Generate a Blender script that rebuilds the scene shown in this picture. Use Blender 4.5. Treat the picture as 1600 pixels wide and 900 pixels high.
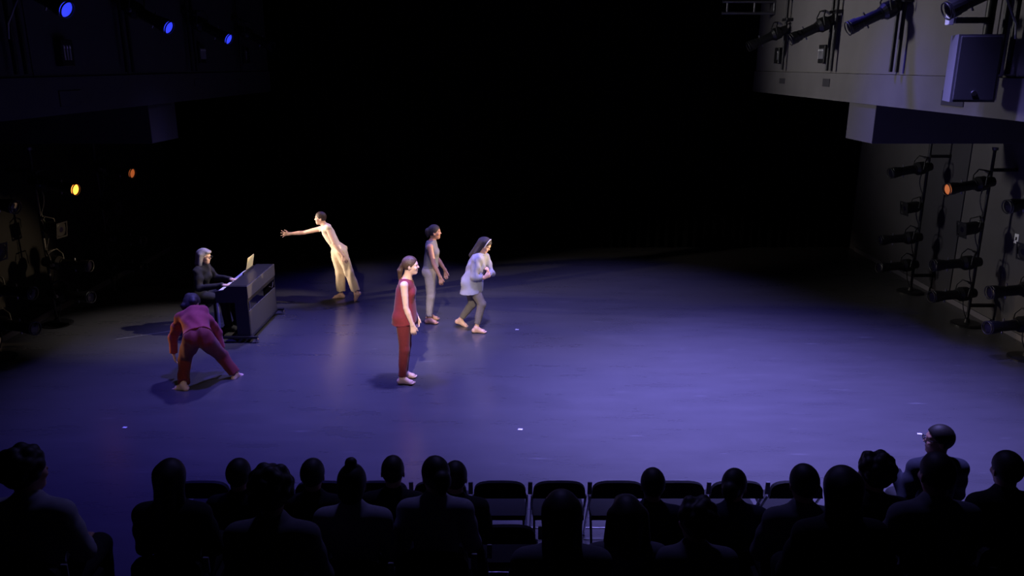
import bpy, math, random
import numpy as np
from mathutils import Vector, Matrix

for o in list(bpy.data.objects):
    bpy.data.objects.remove(o)
SC = bpy.context.scene
COL = SC.collection
PI = math.pi
V = lambda *a: np.array(a, dtype=np.float64)

# ------------------------------------------------------------------ camera
F_PX, PITCH, CAM_H = 1234.0, math.radians(15.8), 4.1
cam = bpy.data.cameras.new('camera')
cam.sensor_width = 36.0
cam.lens = F_PX / 1600 * 36.0
cam_o = bpy.data.objects.new('camera', cam)
cam_o.location = (0, 0, CAM_H)
cam_o.rotation_euler = (PI / 2 - PITCH, 0, 0)
COL.objects.link(cam_o)
SC.camera = cam_o

# ------------------------------------------------------------------ world, exposure
w = bpy.data.worlds.new('world')
SC.world = w
w.use_nodes = True
w.node_tree.nodes['Background'].inputs[0].default_value = (0.35, 0.33, 0.6, 1)
w.node_tree.nodes['Background'].inputs[1].default_value = 0.0012
SC.view_settings.view_transform = 'Standard'
SC.view_settings.look = 'None'
SC.view_settings.gamma = 1
SC.view_settings.exposure = 0
SC.view_settings.use_curve_mapping = False

# ------------------------------------------------------------------ stage lights
def spot(name, loc, target, power, color, angle, blend=0.5, size=0.08):
    l = bpy.data.lights.new(name, 'SPOT')
    l.energy = power
    l.color = color
    l.spot_size = math.radians(angle)
    l.spot_blend = blend
    l.shadow_soft_size = size
    o = bpy.data.objects.new(name, l)
    o.location = loc
    d = Vector(target) - Vector(loc)
    o.rotation_euler = d.to_track_quat('-Z', 'Y').to_euler()
    COL.objects.link(o)
    return o

BLUE = (0.115, 0.09, 1.0)
VIOL = (0.30, 0.265, 1.0)
WARM = (1.0, 0.72, 0.42)
NEUT = (1.0, 0.84, 0.72)
# blue wash from the grid above the stage and from the balcony rails
spot('grid_wash', (2.7, 8.5, 7.6), (3.3, 8.7, 0), 9300, VIOL, 64, 1.0, 0.25)
spot('grid_wash', (0.4, 9.8, 7.6), (0.4, 10.0, 0), 4300, VIOL, 68, 1.0, 0.25)
spot('grid_wash', (3.2, 12.6, 7.6), (4.4, 10.2, 0), 1900, BLUE, 56, 1.0, 0.25)
spot('grid_wash', (-2.6, 10.0, 7.6), (-2.6, 9.2, 0), 2500, BLUE, 66, 1.0, 0.25)
spot('grid_wash', (1.2, 14.4, 7.6), (1.6, 12.9, 0), 2300, VIOL, 62, 1.0, 0.25)
spot('grid_wash', (-2.9, 14.0, 7.6), (-3.9, 10.8, 0), 2600, VIOL, 44, 1.0, 0.25)
spot('grid_wash', (-1.6, 15.6, 7.6), (-2.2, 13.4, 0), 1300, BLUE, 50, 1.0, 0.25)
spot('grid_wash', (0.0, 9.5, 7.8), (0.0, 4.4, 1.2), 250, VIOL, 80, 1.0, 0.25)  # added spot standing in for wash spilling onto the audience's shoulders
# white keys from high on the right
spot('key_light', (1.8, 11.9, 7.6), (-5.1, 12.0, 0.3), 2300, (1.0, .88, .88), 18, 0.8, 0.08)
spot('key_light', (3.2, 13.3, 7.6), (-3.25, 13.7, 1.0), 1900, NEUT, 8, 0.8, 0.08)
# white front lights from the catwalk over the audience
spot('front_light', (-1.0, 1.0, 7.6), (-1.30, 10.3, 1.0), 7200, NEUT, 12, 0.9, 0.1)
spot('front_light', (2.5, 3.0, 7.4), (-0.9, 12.2, 1.2), 1400, NEUT, 13, 0.9, 0.1)
spot('front_light', (-2.6, 2.0, 7.6), (-3.1, 13.7, 0.75), 2300, NEUT, 6.5, 0.9, 0.1)
spot('front_light', (-3.0, 1.5, 7.6), (-4.1, 9.8, 0.3), 450, NEUT, 8, 0.9, 0.1)
# added fill spot standing in for stray light on the right gallery
spot('gallery_spill_fill', (-5.0, 13.6, 5.6), (5.3, 12.5, 5.0), 1650, (1.0, 0.96, 0.97), 58, 1.0, 0.5)

# ------------------------------------------------------------------ materials
MATS = {}
def mat(name, color, rough=0.6, metal=0.0, noise=0.0, nscale=20.0, emit=None, estr=0.0, spec=0.5, bump=0.0, sheen=0.0):
    if name in MATS:
        return MATS[name]
    m = bpy.data.materials.new(name)
    m.use_nodes = True
    nt = m.node_tree
    b = nt.nodes['Principled BSDF']
    b.inputs['Roughness'].default_value = rough
    b.inputs['Metallic'].default_value = metal
    b.inputs['Specular IOR Level'].default_value = spec
    b.inputs['Base Color'].default_value = (*color, 1)
    if sheen:
        b.inputs['Sheen Weight'].default_value = sheen
    if noise or bump:
        tc = nt.nodes.new('ShaderNodeTexCoord')
        n = nt.nodes.new('ShaderNodeTexNoise')
        n.inputs['Scale'].default_value = nscale
        n.inputs['Detail'].default_value = 4
        nt.links.new(tc.outputs['Object'], n.inputs['Vector'])
        if noise:
            r = nt.nodes.new('ShaderNodeValToRGB')
            r.color_ramp.elements[0].position = 0.3
            r.color_ramp.elements[1].position = 0.7
            r.color_ramp.elements[0].color = (*[c * (1 - noise) for c in color], 1)
            r.color_ramp.elements[1].color = (*[min(1, c * (1 + noise)) for c in color], 1)
            nt.links.new(n.outputs['Fac'], r.inputs['Fac'])
            nt.links.new(r.outputs['Color'], b.inputs['Base Color'])
        if bump:
            bp = nt.nodes.new('ShaderNodeBump')
            bp.inputs['Strength'].default_value = bump
            bp.inputs['Distance'].default_value = 0.01
            nt.links.new(n.outputs['Fac'], bp.inputs['Height'])
            nt.links.new(bp.outputs['Normal'], b.inputs['Normal'])
    if emit:
        b.inputs['Emission Color'].default_value = (*emit, 1)
        b.inputs['Emission Strength'].default_value = estr
    MATS[name] = m
    return m

def floor_material():
    m = bpy.data.materials.new('black_dance_floor')
    m.use_nodes = True
    nt = m.node_tree
    N = nt.nodes.new
    L = nt.links.new
    b = nt.nodes['Principled BSDF']
    tc = N('ShaderNodeTexCoord')
    mp = N('ShaderNodeMapping')
    mp.inputs['Scale'].default_value = (0.55, 2.2, 1)
    L(tc.outputs['Object'], mp.inputs['Vector'])
    n1 = N('ShaderNodeTexNoise')
    n1.inputs['Scale'].default_value = 1.6
    n1.inputs['Detail'].default_value = 8
    n1.inputs['Roughness'].default_value = 0.65
    L(mp.outputs['Vector'], n1.inputs['Vector'])
    # thin scuff marks
    mp2 = N('ShaderNodeMapping')
    mp2.inputs['Scale'].default_value = (0.8, 7.0, 1)
    mp2.inputs['Rotation'].default_value = (0, 0, 0.12)
    L(tc.outputs['Object'], mp2.inputs['Vector'])
    n2 = N('ShaderNodeTexNoise')
    n2.inputs['Scale'].default_value = 2.3
    n2.inputs['Detail'].default_value = 5
    L(mp2.outputs['Vector'], n2.inputs['Vector'])
    r2 = N('ShaderNodeValToRGB')
    r2.color_ramp.elements[0].position = 0.66
    r2.color_ramp.elements[1].position = 0.82
    L(n2.outputs['Fac'], r2.inputs['Fac'])
    r1 = N('ShaderNodeValToRGB')
    r1.color_ramp.elements[0].position = 0.3
    r1.color_ramp.elements[1].position = 0.7
    r1.color_ramp.elements[0].color = (0.060, 0.059, 0.061, 1)
    r1.color_ramp.elements[1].color = (0.076, 0.074, 0.077, 1)
    L(n1.outputs['Fac'], r1.inputs['Fac'])
    mx = N('ShaderNodeMix')
    mx.data_type = 'RGBA'
    L(r2.outputs['Color'], mx.inputs['Factor'])
    L(r1.outputs['Color'], mx.inputs[6])
    mx.inputs[7].default_value = (0.14, 0.14, 0.145, 1)
    L(mx.outputs[2], b.inputs['Base Color'])
    mr = N('ShaderNodeMapRange')
    mr.inputs['To Min'].default_value = 0.25
    mr.inputs['To Max'].default_value = 0.31
    L(n1.outputs['Fac'], mr.inputs['Value'])
    L(mr.outputs['Result'], b.inputs['Roughness'])
    b.inputs['Specular IOR Level'].default_value = 0.55
    bp = N('ShaderNodeBump')
    bp.inputs['Strength'].default_value = 0.03
    bp.inputs['Distance'].default_value = 0.02
    L(n1.outputs['Fac'], bp.inputs['Height'])
    L(bp.outputs['Normal'], b.inputs['Normal'])
    return m

M_FLOOR = floor_material()
M_BLACKWALL = mat('matt_black', (0.010, 0.010, 0.011), 0.9, spec=0.1)
M_CURTAIN = mat('black_velour', (0.004, 0.004, 0.004), 1.0, spec=0.0)
M_GREYWALL = mat('dark_grey_wall_paint', (0.075, 0.070, 0.072), 0.8, noise=0.08, nscale=3)
M_DARKWALL = mat('charcoal_panel_and_gallery_shade', (0.035, 0.033, 0.04), 0.8, noise=0.08, nscale=3)  # charcoal plates and panel; also painted shade on the left gallery
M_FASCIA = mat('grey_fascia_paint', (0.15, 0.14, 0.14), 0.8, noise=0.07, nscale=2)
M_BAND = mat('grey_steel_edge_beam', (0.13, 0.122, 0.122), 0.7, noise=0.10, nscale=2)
M_RISER = mat('black_riser_carpet', (0.012, 0.012, 0.013), 0.95, spec=0.1)
M_BMETAL = mat('black_metal', (0.018, 0.018, 0.020), 0.42, 0.3)
M_PIPE = mat('black_pipe', (0.02, 0.02, 0.022), 0.45, 0.3)
M_CHROME = mat('chrome', (0.75, 0.75, 0.78), 0.2, 1.0)
M_GREYMETAL = mat('grey_metal', (0.28, 0.28, 0.30), 0.35, 0.8)
M_BLACKPAD = mat('black_padding', (0.012, 0.012, 0.013), 0.7, spec=0.25)
M_PIANO = mat('black_piano_finish', (0.022, 0.021, 0.024), 0.38, spec=0.4)
M_PIANOBACK = mat('charcoal_piano_panel', (0.055, 0.052, 0.055), 0.6)
M_WHITE = mat('white_plastic', (0.8, 0.8, 0.78), 0.4)
M_KEYS = mat('ivory_keys', (0.85, 0.83, 0.80), 0.25)
M_PAPER = mat('cream_paper', (0.92, 0.80, 0.42), 0.8)
M_TAPE = mat('white_tape', (0.8, 0.8, 0.8), 0.6)
M_LENS = mat('dark_lens', (0.008, 0.007, 0.016), 0.12, 0.0, spec=0.6)
M_LENSB = mat('lit_blue_lens', (0.1, 0.1, 0.5), 0.2, emit=(0.03, 0.05, 1.0), estr=1.1)
M_LENSW = mat('lit_amber_lens', (0.5, 0.25, 0.1), 0.2, emit=(1.0, 0.26, 0.03), estr=4.0)
M_LENSD = mat('dim_amber_lens', (0.5, 0.25, 0.1), 0.2, emit=(1.0, 0.22, 0.05), estr=0.35)
M_GRILLE = mat('speaker_grille', (0.02, 0.02, 0.024), 0.6, bump=0.4, nscale=400)
M_SPKSIDE = mat('speaker_cabinet_grey', (0.10, 0.10, 0.105), 0.6)

SKIN_PALE = mat('pale_skin', (0.78, 0.52, 0.42), 0.5, spec=0.3)
SKIN_LIGHT = mat('light_skin', (0.72, 0.45, 0.33), 0.5, spec=0.3)
SKIN_TAN = mat('tan_skin', (0.46, 0.25, 0.17), 0.5, spec=0.3)
SKIN_ROSY = mat('rosy_skin', (0.62, 0.36, 0.27), 0.5, spec=0.3)
M_EYE = mat('eye_white', (0.5, 0.47, 0.44), 0.3)
M_IRIS = mat('dark_iris', (0.02, 0.012, 0.008), 0.2)
M_LIP = mat('lips', (0.45, 0.16, 0.14), 0.5)
H_BROWN = mat('brown_hair', (0.075, 0.042, 0.028), 0.5, noise=0.35, nscale=90, bump=0.5)
H_BLACK = mat('black_hair', (0.022, 0.016, 0.015), 0.65, noise=0.35, nscale=90, bump=0.5)
H_GREY = mat('grey_hair', (0.27, 0.26, 0.28), 0.5, noise=0.30, nscale=90, bump=0.5)
H_DARK = mat('dark_hair_in_audience', (0.018, 0.014, 0.012), 0.6, noise=0.3, nscale=60)
C_MAROON = mat('maroon_jersey', (0.20, 0.018, 0.028), 0.85, noise=0.12, nscale=40, sheen=0.1)
C_MAROON2 = mat('maroon_trouser_cloth', (0.15, 0.012, 0.018), 0.85, noise=0.12, nscale=40, sheen=0.1)
C_WINE = mat('wine_red_cotton', (0.30, 0.035, 0.055), 0.85, noise=0.12, nscale=30, sheen=0.1)
C_BEIGE = mat('pale_beige_cotton', (0.74, 0.60, 0.42), 0.85, noise=0.06, nscale=30)
C_SAND = mat('sand_trouser_cloth', (0.68, 0.52, 0.33), 0.85, noise=0.06, nscale=30)
C_GREY = mat('slate_grey_jersey', (0.17, 0.165, 0.185), 0.85, noise=0.1, nscale=40)
C_GREY2 = mat('grey_legging_cloth', (0.27, 0.24, 0.23), 0.85, noise=0.08, nscale=40)
C_GREY3 = mat('olive_grey_legging_cloth', (0.16, 0.14, 0.125), 0.85, noise=0.08, nscale=40)
C_BLUEGREY = mat('pale_blue_grey_shirt_cotton', (0.29, 0.30, 0.38), 0.85, noise=0.06, nscale=30)
C_BLACK = mat('black_knit', (0.016, 0.015, 0.018), 0.85, noise=0.15, nscale=60)

# ------------------------------------------------------------------ object helpers
def tag(o, label=None, cat=None, group=None, kind=None):
    if label: o['label'] = label
    if cat: o['category'] = cat
    if group: o['group'] = group
    if kind: o['kind'] = kind
    return o

def empty(name, loc, rz=0.0, label=None, cat=None, group=None, kind=None):
    o = bpy.data.objects.new(name, None)
    o.empty_display_size = 0.1
    o.location = loc
    o.rotation_euler = (0, 0, rz)
    COL.objects.link(o)
    return tag(o, label, cat, group, kind)

class MB:
    """collects geometry for one mesh"""
    def __init__(self):
        self.v, self.f, self.s = [], [], []
    def add(self, vs, fs, smooth=False):
        n = len(self.v)
        self.v += [tuple(map(float, p)) for p in vs]
        self.f += [tuple(i + n for i in f) for f in fs]
        self.s += [smooth] * len(fs)
        return self
    def box(self, lo, hi, bev=0.0):
        (x0, y0, z0), (x1, y1, z1) = lo, hi
        if bev <= 0:
            vs = [(x, y, z) for x in (x0, x1) for y in (y0, y1) for z in (z0, z1)]
            fs = [(0, 1, 3, 2), (4, 6, 7, 5), (0, 4, 5, 1), (2, 3, 7, 6), (0, 2, 6, 4), (1, 5, 7, 3)]
            return self.add(vs, fs)
        b = min(bev, (x1 - x0) / 2.01, (y1 - y0) / 2.01, (z1 - z0) / 2.01)
        prof = []
        def ring(z, i):
            return [(x0 + b + i, y0 + i, z), (x1 - b - i, y0 + i, z), (x1 - i, y0 + b + i, z), (x1 - i, y1 - b - i, z),
                    (x1 - b - i, y1 - i, z), (x0 + b + i, y1 - i, z), (x0 + i, y1 - b - i, z), (x0 + i, y0 + b + i, z)]
        i = b * 0.6
        rings = [ring(z0, i), ring(z0 + b, 0), ring(z1 - b, 0), ring(z1, i)]
        vs = [p for r in rings for p in r]
        fs = [tuple(range(7, -1, -1)), tuple(range(24, 32))]
        for k in range(3):
            for j in range(8):
                a, c = k * 8 + j, k * 8 + (j + 1) % 8
                fs.append((a, c, c + 8, a + 8))
        return self.add(vs, fs)
    def tube(self, pts, r, n=10, caps=True, closed=False):
        pts = [np.array(p, float) for p in pts]
        rr = r if hasattr(r, '__len__') else [r] * len(pts)
        m = len(pts)
        vs, fs = [], []
        t0 = pts[1] - pts[0]
        ref = V(0, 0, 1) if abs(t0[2]) < 0.9 * np.linalg.norm(t0) else V(1, 0, 0)
        for i in range(m):
            if closed:
                t = pts[(i + 1) % m] - pts[i - 1]
            else:
                t = pts[min(i + 1, m - 1)] - pts[max(i - 1, 0)]
            t = t / (np.linalg.norm(t) + 1e-9)
            a = ref - t * np.dot(ref, t)
            a /= np.linalg.norm(a) + 1e-9
            ref = a
            b = np.cross(t, a)
            for k in range(n):
                q = 2 * PI * k / n
                vs.append(pts[i] + rr[i] * (a * math.cos(q) + b * math.sin(q)))
        for i in range(m if closed else m - 1):
            for k in range(n):
                i2 = (i + 1) % m
                fs.append((i * n + k, i * n + (k + 1) % n, i2 * n + (k + 1) % n, i2 * n + k))
        self.add(vs, fs, True)
        if caps and not closed:
            self.add(vs[:n], [tuple(range(n - 1, -1, -1))])
            self.add(vs[-n:], [tuple(range(n))])
        return self
    def lathe(self, prof, axis='x', n=20, c=(0, 0, 0)):
        """prof: (t, r) along the axis"""
        vs, fs = [], []
        for t, r in prof:
            for k in range(n):
                q = 2 * PI * k / n
                a, b = r * math.cos(q), r * math.sin(q)
                p = {'x': (t, a, b), 'y': (b, t, a), 'z': (a, b, t)}[axis]
                vs.append((p[0] + c[0], p[1] + c[1], p[2] + c[2]))
        for i in range(len(prof) - 1):
            for k in range(n):
                fs.append((i * n + k, i * n + (k + 1) % n, (i + 1) * n + (k + 1) % n, (i + 1) * n + k))
        fs.append(tuple(range(n - 1, -1, -1)))
        fs.append(tuple(range((len(prof) - 1) * n, len(prof) * n)))
        return self.add(vs, fs)
    def prism(self, poly, axis, a0, a1):
        """poly (u,v) extruded along axis: x -> (y,z), y -> (x,z), z -> (x,y)"""
        n = len(poly)
        def p(u, v, a):
            return {'x': (a, u, v), 'y': (u, a, v), 'z': (u, v, a)}[axis]
        vs = [p(u, v, a0) for u, v in poly] + [p(u, v, a1) for u, v in poly]
        fs = [tuple(range(n - 1, -1, -1)), tuple(range(n, 2 * n))]
        fs += [(i, (i + 1) % n, (i + 1) % n + n, i + n) for i in range(n)]
        return self.add(vs, fs)
    def build(self, name, m, parent=None):
        me = bpy.data.meshes.new(name)
        me.from_pydata(self.v, [], self.f)
        me.validate()
        if len(me.polygons) == len(self.s):
            me.polygons.foreach_set('use_smooth', self.s)
        import bmesh
        bm = bmesh.new(); bm.from_mesh(me)
        bmesh.ops.recalc_face_normals(bm, faces=bm.faces)
        bm.to_mesh(me); bm.free()
        me.materials.append(m)
        o = bpy.data.objects.new(name, me)
        COL.objects.link(o)
        if parent: o.parent = parent
        return o

def copy_tree(o, parent=None):
    c = o.copy()
    COL.objects.link(c)
    c.parent = parent
    for ch in KIDS.get(o.name, o.children):
        copy_tree(ch, c)
    return c
KIDS = {}

def struct(name, mb, m, parent=None):
    o = mb.build(name, m, parent)
    if not parent: o['kind'] = 'structure'
    return o

CT, ST = math.cos(PITCH), math.sin(PITCH)
def P(px, py, d):
    """the point of the room at distance d in front of the camera seen at this place of the photograph"""
    u, v = (px - 800) / F_PX, (450 - py) / F_PX
    s = d / (CT + v * ST)
    return V(u * s, d, CAM_H + s * (-ST + v * CT))

# ================================================================== THE ROOM
WX, BX, YB = 7.85, 5.3, 17.7      # side walls, gallery faces, back
struct('floor', MB().box((-WX, 4.75, -0.2), (WX, YB + 0.6, 0)), M_FLOOR)
struct('ceiling', MB().box((-WX - .3, -2, 8.2), (WX + .3, YB + 1, 8.4)), M_BLACKWALL)
struct('wall_back', MB().box((-WX - .3, YB + 0.6, -0.2), (WX + .3, YB + 0.8, 8.2)), M_BLACKWALL)
for nm, sg in (('right', 1), ('left', -1)):
    x0, x1 = sorted((sg * WX, sg * (WX + 0.3)))
    struct('wall_' + nm, MB().box((x0, -2, -0.2), (x1, YB + 0.6, 8.2)), M_GREYWALL if sg > 0 else M_BLACKWALL)  # left wall takes a much darker material than the right
    a, b = sorted((sg * (WX - 0.035), sg * WX))
    struct('baseboard_' + nm, MB().box((a, 4.75, 0), (b, YB - .1, 0.09)), mat('grey_baseboard', (0.14, 0.13, 0.15), 0.5))

# raked audience platform
struct('floor_audience', MB().box((-WX, 3.98 + .05, -0.2), (WX, 4.75, 0)), M_RISER)
for k, (y0, y1, z) in enumerate(((3.98, 4.75, .4), (3.1, 3.98, .8), (-2, 3.1, 1.2))):
    struct('riser_step', MB().box((-WX, y0, 0 if k else 0.0), (WX, y1, z)), M_RISER)

# back curtain with folds: separate panels hanging side by side
cur_w = 2.6
for i in range(6):
    xa = -WX + 0.03 + i * cur_w
    n = 66
    vs, fs = [], []
    for j in range(n + 1):
        x = xa + (cur_w + 0.04) * j / n
        if x > WX - .02: x = WX - .02
        y = YB + 0.25 + 0.05 * math.sin(j * 1.15) + 0.02 * math.sin(j * 2.7 + i)
        for z in (0.02, 8.15):
            vs.append((x, y, z))
        for z in (0.02, 8.15):
            vs.append((x, y + .012, z))
    for j in range(n):
        a, b = j * 4, j * 4 + 4
        fs += [(a, b, b + 1, a + 1), (a + 2, a + 3, b + 3, b + 2)]
    o = MB().add(vs, fs, True).build('stage_curtain', M_CURTAIN)
    tag(o, 'black pleated stage curtain panel hung across the unlit back of the stage', 'curtain', 'black back curtain panels')

# side galleries (balconies); the left one's weaker light is put into its colour
def gallery(nm, sg):
    def b(lo, hi):
        (a0, b0, c0), (a1, b1, c1) = lo, hi
        xs = sorted((sg * a0, sg * a1))
        return (xs[0], b0, c0), (xs[1], b1, c1)
    root = empty('gallery_' + nm, (sg * 6.5, 10, 3.53), kind='structure')
    def part(name, mb, m):
        o = mb.build(name, m, root)
        o.matrix_parent_inverse = Matrix.Translation((-sg * 6.5, -10, -3.53))
        return o
    part('slab', MB().box(*b((BX + .06, 3.0, 3.56), (WX, YB + .2, 3.9))), M_BLACKWALL)
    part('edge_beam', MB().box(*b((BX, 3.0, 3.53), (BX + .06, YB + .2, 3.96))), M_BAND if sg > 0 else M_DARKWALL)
    ys = [3.0, 6.6, 9.1, 11.35, 13.7, 16.1, YB + .2]
    for y0, y1 in zip(ys[:-1], ys[1:]):
        part('fascia_panel', MB().box(*b((BX + .025, y0 + .01, 3.965), (BX + .06, y1 - .01, 5.6)), .004), M_FASCIA if sg > 0 else M_DARKWALL)  # left panels coloured darker to imitate shade, same paint on both sides
    part('soffit_lip', MB().box(*b((BX + .06, 3.0, 3.53), (BX + .1, YB + .2, 3.56))), M_BAND)
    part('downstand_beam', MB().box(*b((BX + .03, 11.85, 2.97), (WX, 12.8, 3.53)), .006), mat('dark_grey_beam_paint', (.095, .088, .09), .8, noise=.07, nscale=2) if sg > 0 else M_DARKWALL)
    for y, z0, wd, ht in ((16.0, 3.74, .3, .1), (13.75, 3.74, .3, .13), (9.75, 3.62, .5, .18), (7.0, 3.62, .5, .18)):
        part('vent_plate', MB().box(*b((BX - .012, y - wd / 2, z0), (BX + .01, y + wd / 2, z0 + ht)), .004), M_DARKWALL)
    return root
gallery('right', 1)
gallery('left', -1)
struct('dark_wall_panel', MB().box((WX - .02, 13.6, 0.09), (WX + .02, 15.0, 2.9)), M_DARKWALL)  # flat darker panel on the right wall

# sockets on the galleries
for sg, side in ((1, 'right'), (-1, 'left')):
    for k, (y, z, n) in enumerate(((16.3, 4.12, 1), (13.95, 4.12, 4), (9.72, 4.08, 3))):
        wd = .42
        lab = ['lone small dark socket box on the %s gallery, nearest the back curtain',
               'dark outlet box with four pale sockets on the %s gallery fascia',
               'dark outlet box with three pale sockets beside the loudspeaker end of the %s gallery'][k] % side
        r = empty('outlet_box', (sg * (BX + .025), y, z), label=lab, cat='outlet box', group='outlet boxes on the galleries')
        MB().box((-.045, -wd / 2 + .08, 0), (.045, wd / 2 - .08, .3), .008).build('box_body', M_BMETAL, r).location.x = -sg * .045
        for i in range(n):
            yy = -.10 + .062 * i
            s = MB().box((-.004, yy, .07), (.004, yy + .03, .24)).build('socket', mat('socket_grey', (.3, .29, .3), .5), r)
            s.location.x = -sg * .094
            MB().box((-.003, yy + .005, .2), (.003, yy + .025, .225)).build('indicator', mat('pale_indicator', (.9, .9, .9), .4), s).location.x = -sg * .006

# wall plate on the right wall
r = empty('wall_plate', (WX - .001, 12.02, 1.42), label='small white wall plate with a dark centre on the right wall', cat='wall plate')
MB().box((-.012, -.05, 0), (0, .05, .15), .003).build('plate', M_WHITE, r)
MB().box((-.016, -.018, .05), (-.012, .018, .1)).build('switch', M_BMETAL, r)

# white marks taped to the floor
for px, py, lab in ((808, 515, 'tiny white tape mark on the floor right of the blue-grey shirt dancer'),
                    (813, 671, 'small white tape mark on the floor nearest the empty front chairs'),
                    (1437, 678, 'small white tape mark on the floor left of the tall spectator in glasses'),
                    (195, 668, 'tiny white tape mark on the dim left floor near the audience')):
    a = PITCH + math.atan((py - 450) / F_PX)
    p = P(px, py, CAM_H / math.tan(a))
    o = MB().prism([(-.03, -.012), (.022, -.02), (.03, .012), (-.02, .02)], 'z', 0.0005, 0.003).build('tape_mark', M_TAPE)
    o.location = (p[0], p[1], 0)
    tag(o, lab, 'tape', 'white tape marks on the stage floor')
# edge of the light pool on the left floor, drawn as a grey strip
a = PITCH + math.atan((505 - 450) / F_PX)
o = MB().prism([(-6.15, 11.55), (-4.75, 12.35), (-4.75, 12.375), (-6.15, 11.575)], 'z', 0.0005, 0.0025).build('light_edge_line', mat('light_edge_grey', (.17, .17, .17), .6))
tag(o, 'thin grey painted light pool edge on the floor left of the piano bench', 'light pool edge')

# ================================================================== LIGHTING EQUIPMENT
def make_profile():
    """ellipsoidal spotlight: clamp at origin, barrel along +x"""
    r = empty('profile_spotlight', (0, 0, 0))
    MB().lathe([(-.10, .03), (-.09, .075), (.02, .085), (.06, .115), (.17, .118), (.22, .085), (.24, .085)], 'x', 16).build('lamp_housing', M_BMETAL, r)
    b = MB().lathe([(.24, .075), (.5, .075), (.51, .085), (.57, .085), (.575, .095), (.66, .098), (.665, .09)], 'x', 18).build('barrel', M_BMETAL, r)
    for z in (.09, -.09):
        MB().tube([(.44, 0, z * .8), (.44, 0, z * 1.25)], .012, 6).build('focus_knob', M_GREYMETAL, b)
    MB().lathe([(.655, .082), (.668, .082), (.678, .06), (.682, .02)], 'x', 18).build('lens', M_LENS, r)
    MB().tube([(.692, .092 * math.cos(t), .092 * math.sin(t)) for t in np.linspace(0, 2 * PI, 21)[:-1]], .009, 6, closed=True).build('gel_frame', M_BMETAL, r)
    y = MB().tube([(.15, -.15, -.0), (.13, -.15, .12), (.06, -.12, .2), (.06, .12, .2), (.13, .15, .12), (.15, .15, 0)], .012, 6).build('yoke', M_BMETAL, r)
    MB().lathe([(-.16, .03), (-.12, .03)], 'y', 10, (.15, 0, 0)).build('yoke_knob', M_GREYMETAL, y)
    MB().tube([(.06, 0, .2), (0, 0, .16), (-.03, 0, .1)], .018, 8).build('clamp', M_GREYMETAL, r)
    return r

def make_parcan():
    r = empty('par_spotlight', (0, 0, 0))
    MB().lathe([(-.02, .03), (0, .07), (.08, .10), (.28, .105), (.30, .12), (.305, .10)], 'x', 16).build('can', M_BMETAL, r)
    MB().lathe([(.296, .098), (.302, .09), (.306, .03)], 'x', 16).build('lens', M_LENS, r)
    MB().box((.31, -.125, -.125), (.318, -.1, .125)).box((.31, .1, -.125), (.318, .125, .125)).box((.31, -.1, .1), (.318, .1, .125)).box((.31, -.1, -.125), (.318, .1, -.1)).build('gel_frame', M_BMETAL, r)
    MB().tube([(.12, -.13, 0), (.08, -.13, .12), (.02, 0, .17), (.08, .13, .12), (.12, .13, 0)], .01, 6).build('yoke', M_BMETAL, r)
    MB().tube([(.02, 0, .17), (-.03, 0, .1)], .018, 8).build('clamp', M_GREYMETAL, r)
    return r

PROTO = {'profile': make_profile(), 'par': make_parcan()}
for k in PROTO.values():
    KIDS[k.name] = list(k.children)
    for c in k.children: KIDS[c.name] = list(c.children)
USED = {}
def fixture(kind, loc, yaw, tilt, label, group, lens=None):
    """yaw: heading of the barrel about z, tilt: degrees below horizontal"""
    src = PROTO[kind]
    o = src if kind not in USED else copy_tree(src)
    USED.setdefault(kind, []).append((o, lens))
    o.location = loc
    o.rotation_euler = (0, math.radians(tilt), math.radians(yaw))
    tag(o, label, 'stage light', group)
    return o

def boom(sg, Y, zs, lab, side, n, lens_map, yaws):
    X = sg * 7.45
    r = empty('lighting_boom', (X, Y, 0), label=lab, cat='boom stand', group='lighting booms')
    MB().tube([(0, 0, .03), (0, 0, 2.85)], .024, 10).build('pipe', M_PIPE, r)
    MB().lathe([(0, .24), (.02, .24), (.035, .2), (.04, .05), (.1, .04)], 'z', 20).build('base', M_BMETAL, r)
    MB().lathe([(2.83, .045), (2.87, .045)], 'z', 12).build('end_cap', M_GREYMETAL, r)
    for z in (2.5, .3):
        MB().box((-.395 if sg < 0 else 0, -.03, z), (.395 if sg > 0 else .0, .03, z + .05), .005).build('wall_bracket', M_PIPE, r)
    random.seed(n + 7 * sg)
    pts = []
    for i in range(26):
        t = i / 25
        pts.append((-sg * (.03 + .09 * abs(math.sin(t * 4 * PI))), -.035 + .02 * math.sin(t * 9), 2.4 - 2.3 * t))
    MB().tube(pts, .009, 5).build('cable', mat('cable_rubber', (.03, .03, .03), .4), r)
    bn = lab.replace('black pipe ', '').replace(', carrying four lights', '')
    nms = ['top', 'second', 'third', 'bottom']
    for i, z in enumerate(zs):
        kind = 'par' if i == 1 else 'profile'
        lb = '%s %s stage light on the %s' % (nms[i], {'par': 'short', 'profile': 'long'}[kind], bn)
        if lens_map.get(i) is not None:
            lb = '%s stage light with glowing amber lens on the %s' % (nms[i], bn)
        fixture(kind, (X - sg * .03, Y, z), (180 if sg > 0 else 0) + yaws[i], [8, 8, 4, 2][i], lb, 'stage lights on the booms', lens_map.get(i))

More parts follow.
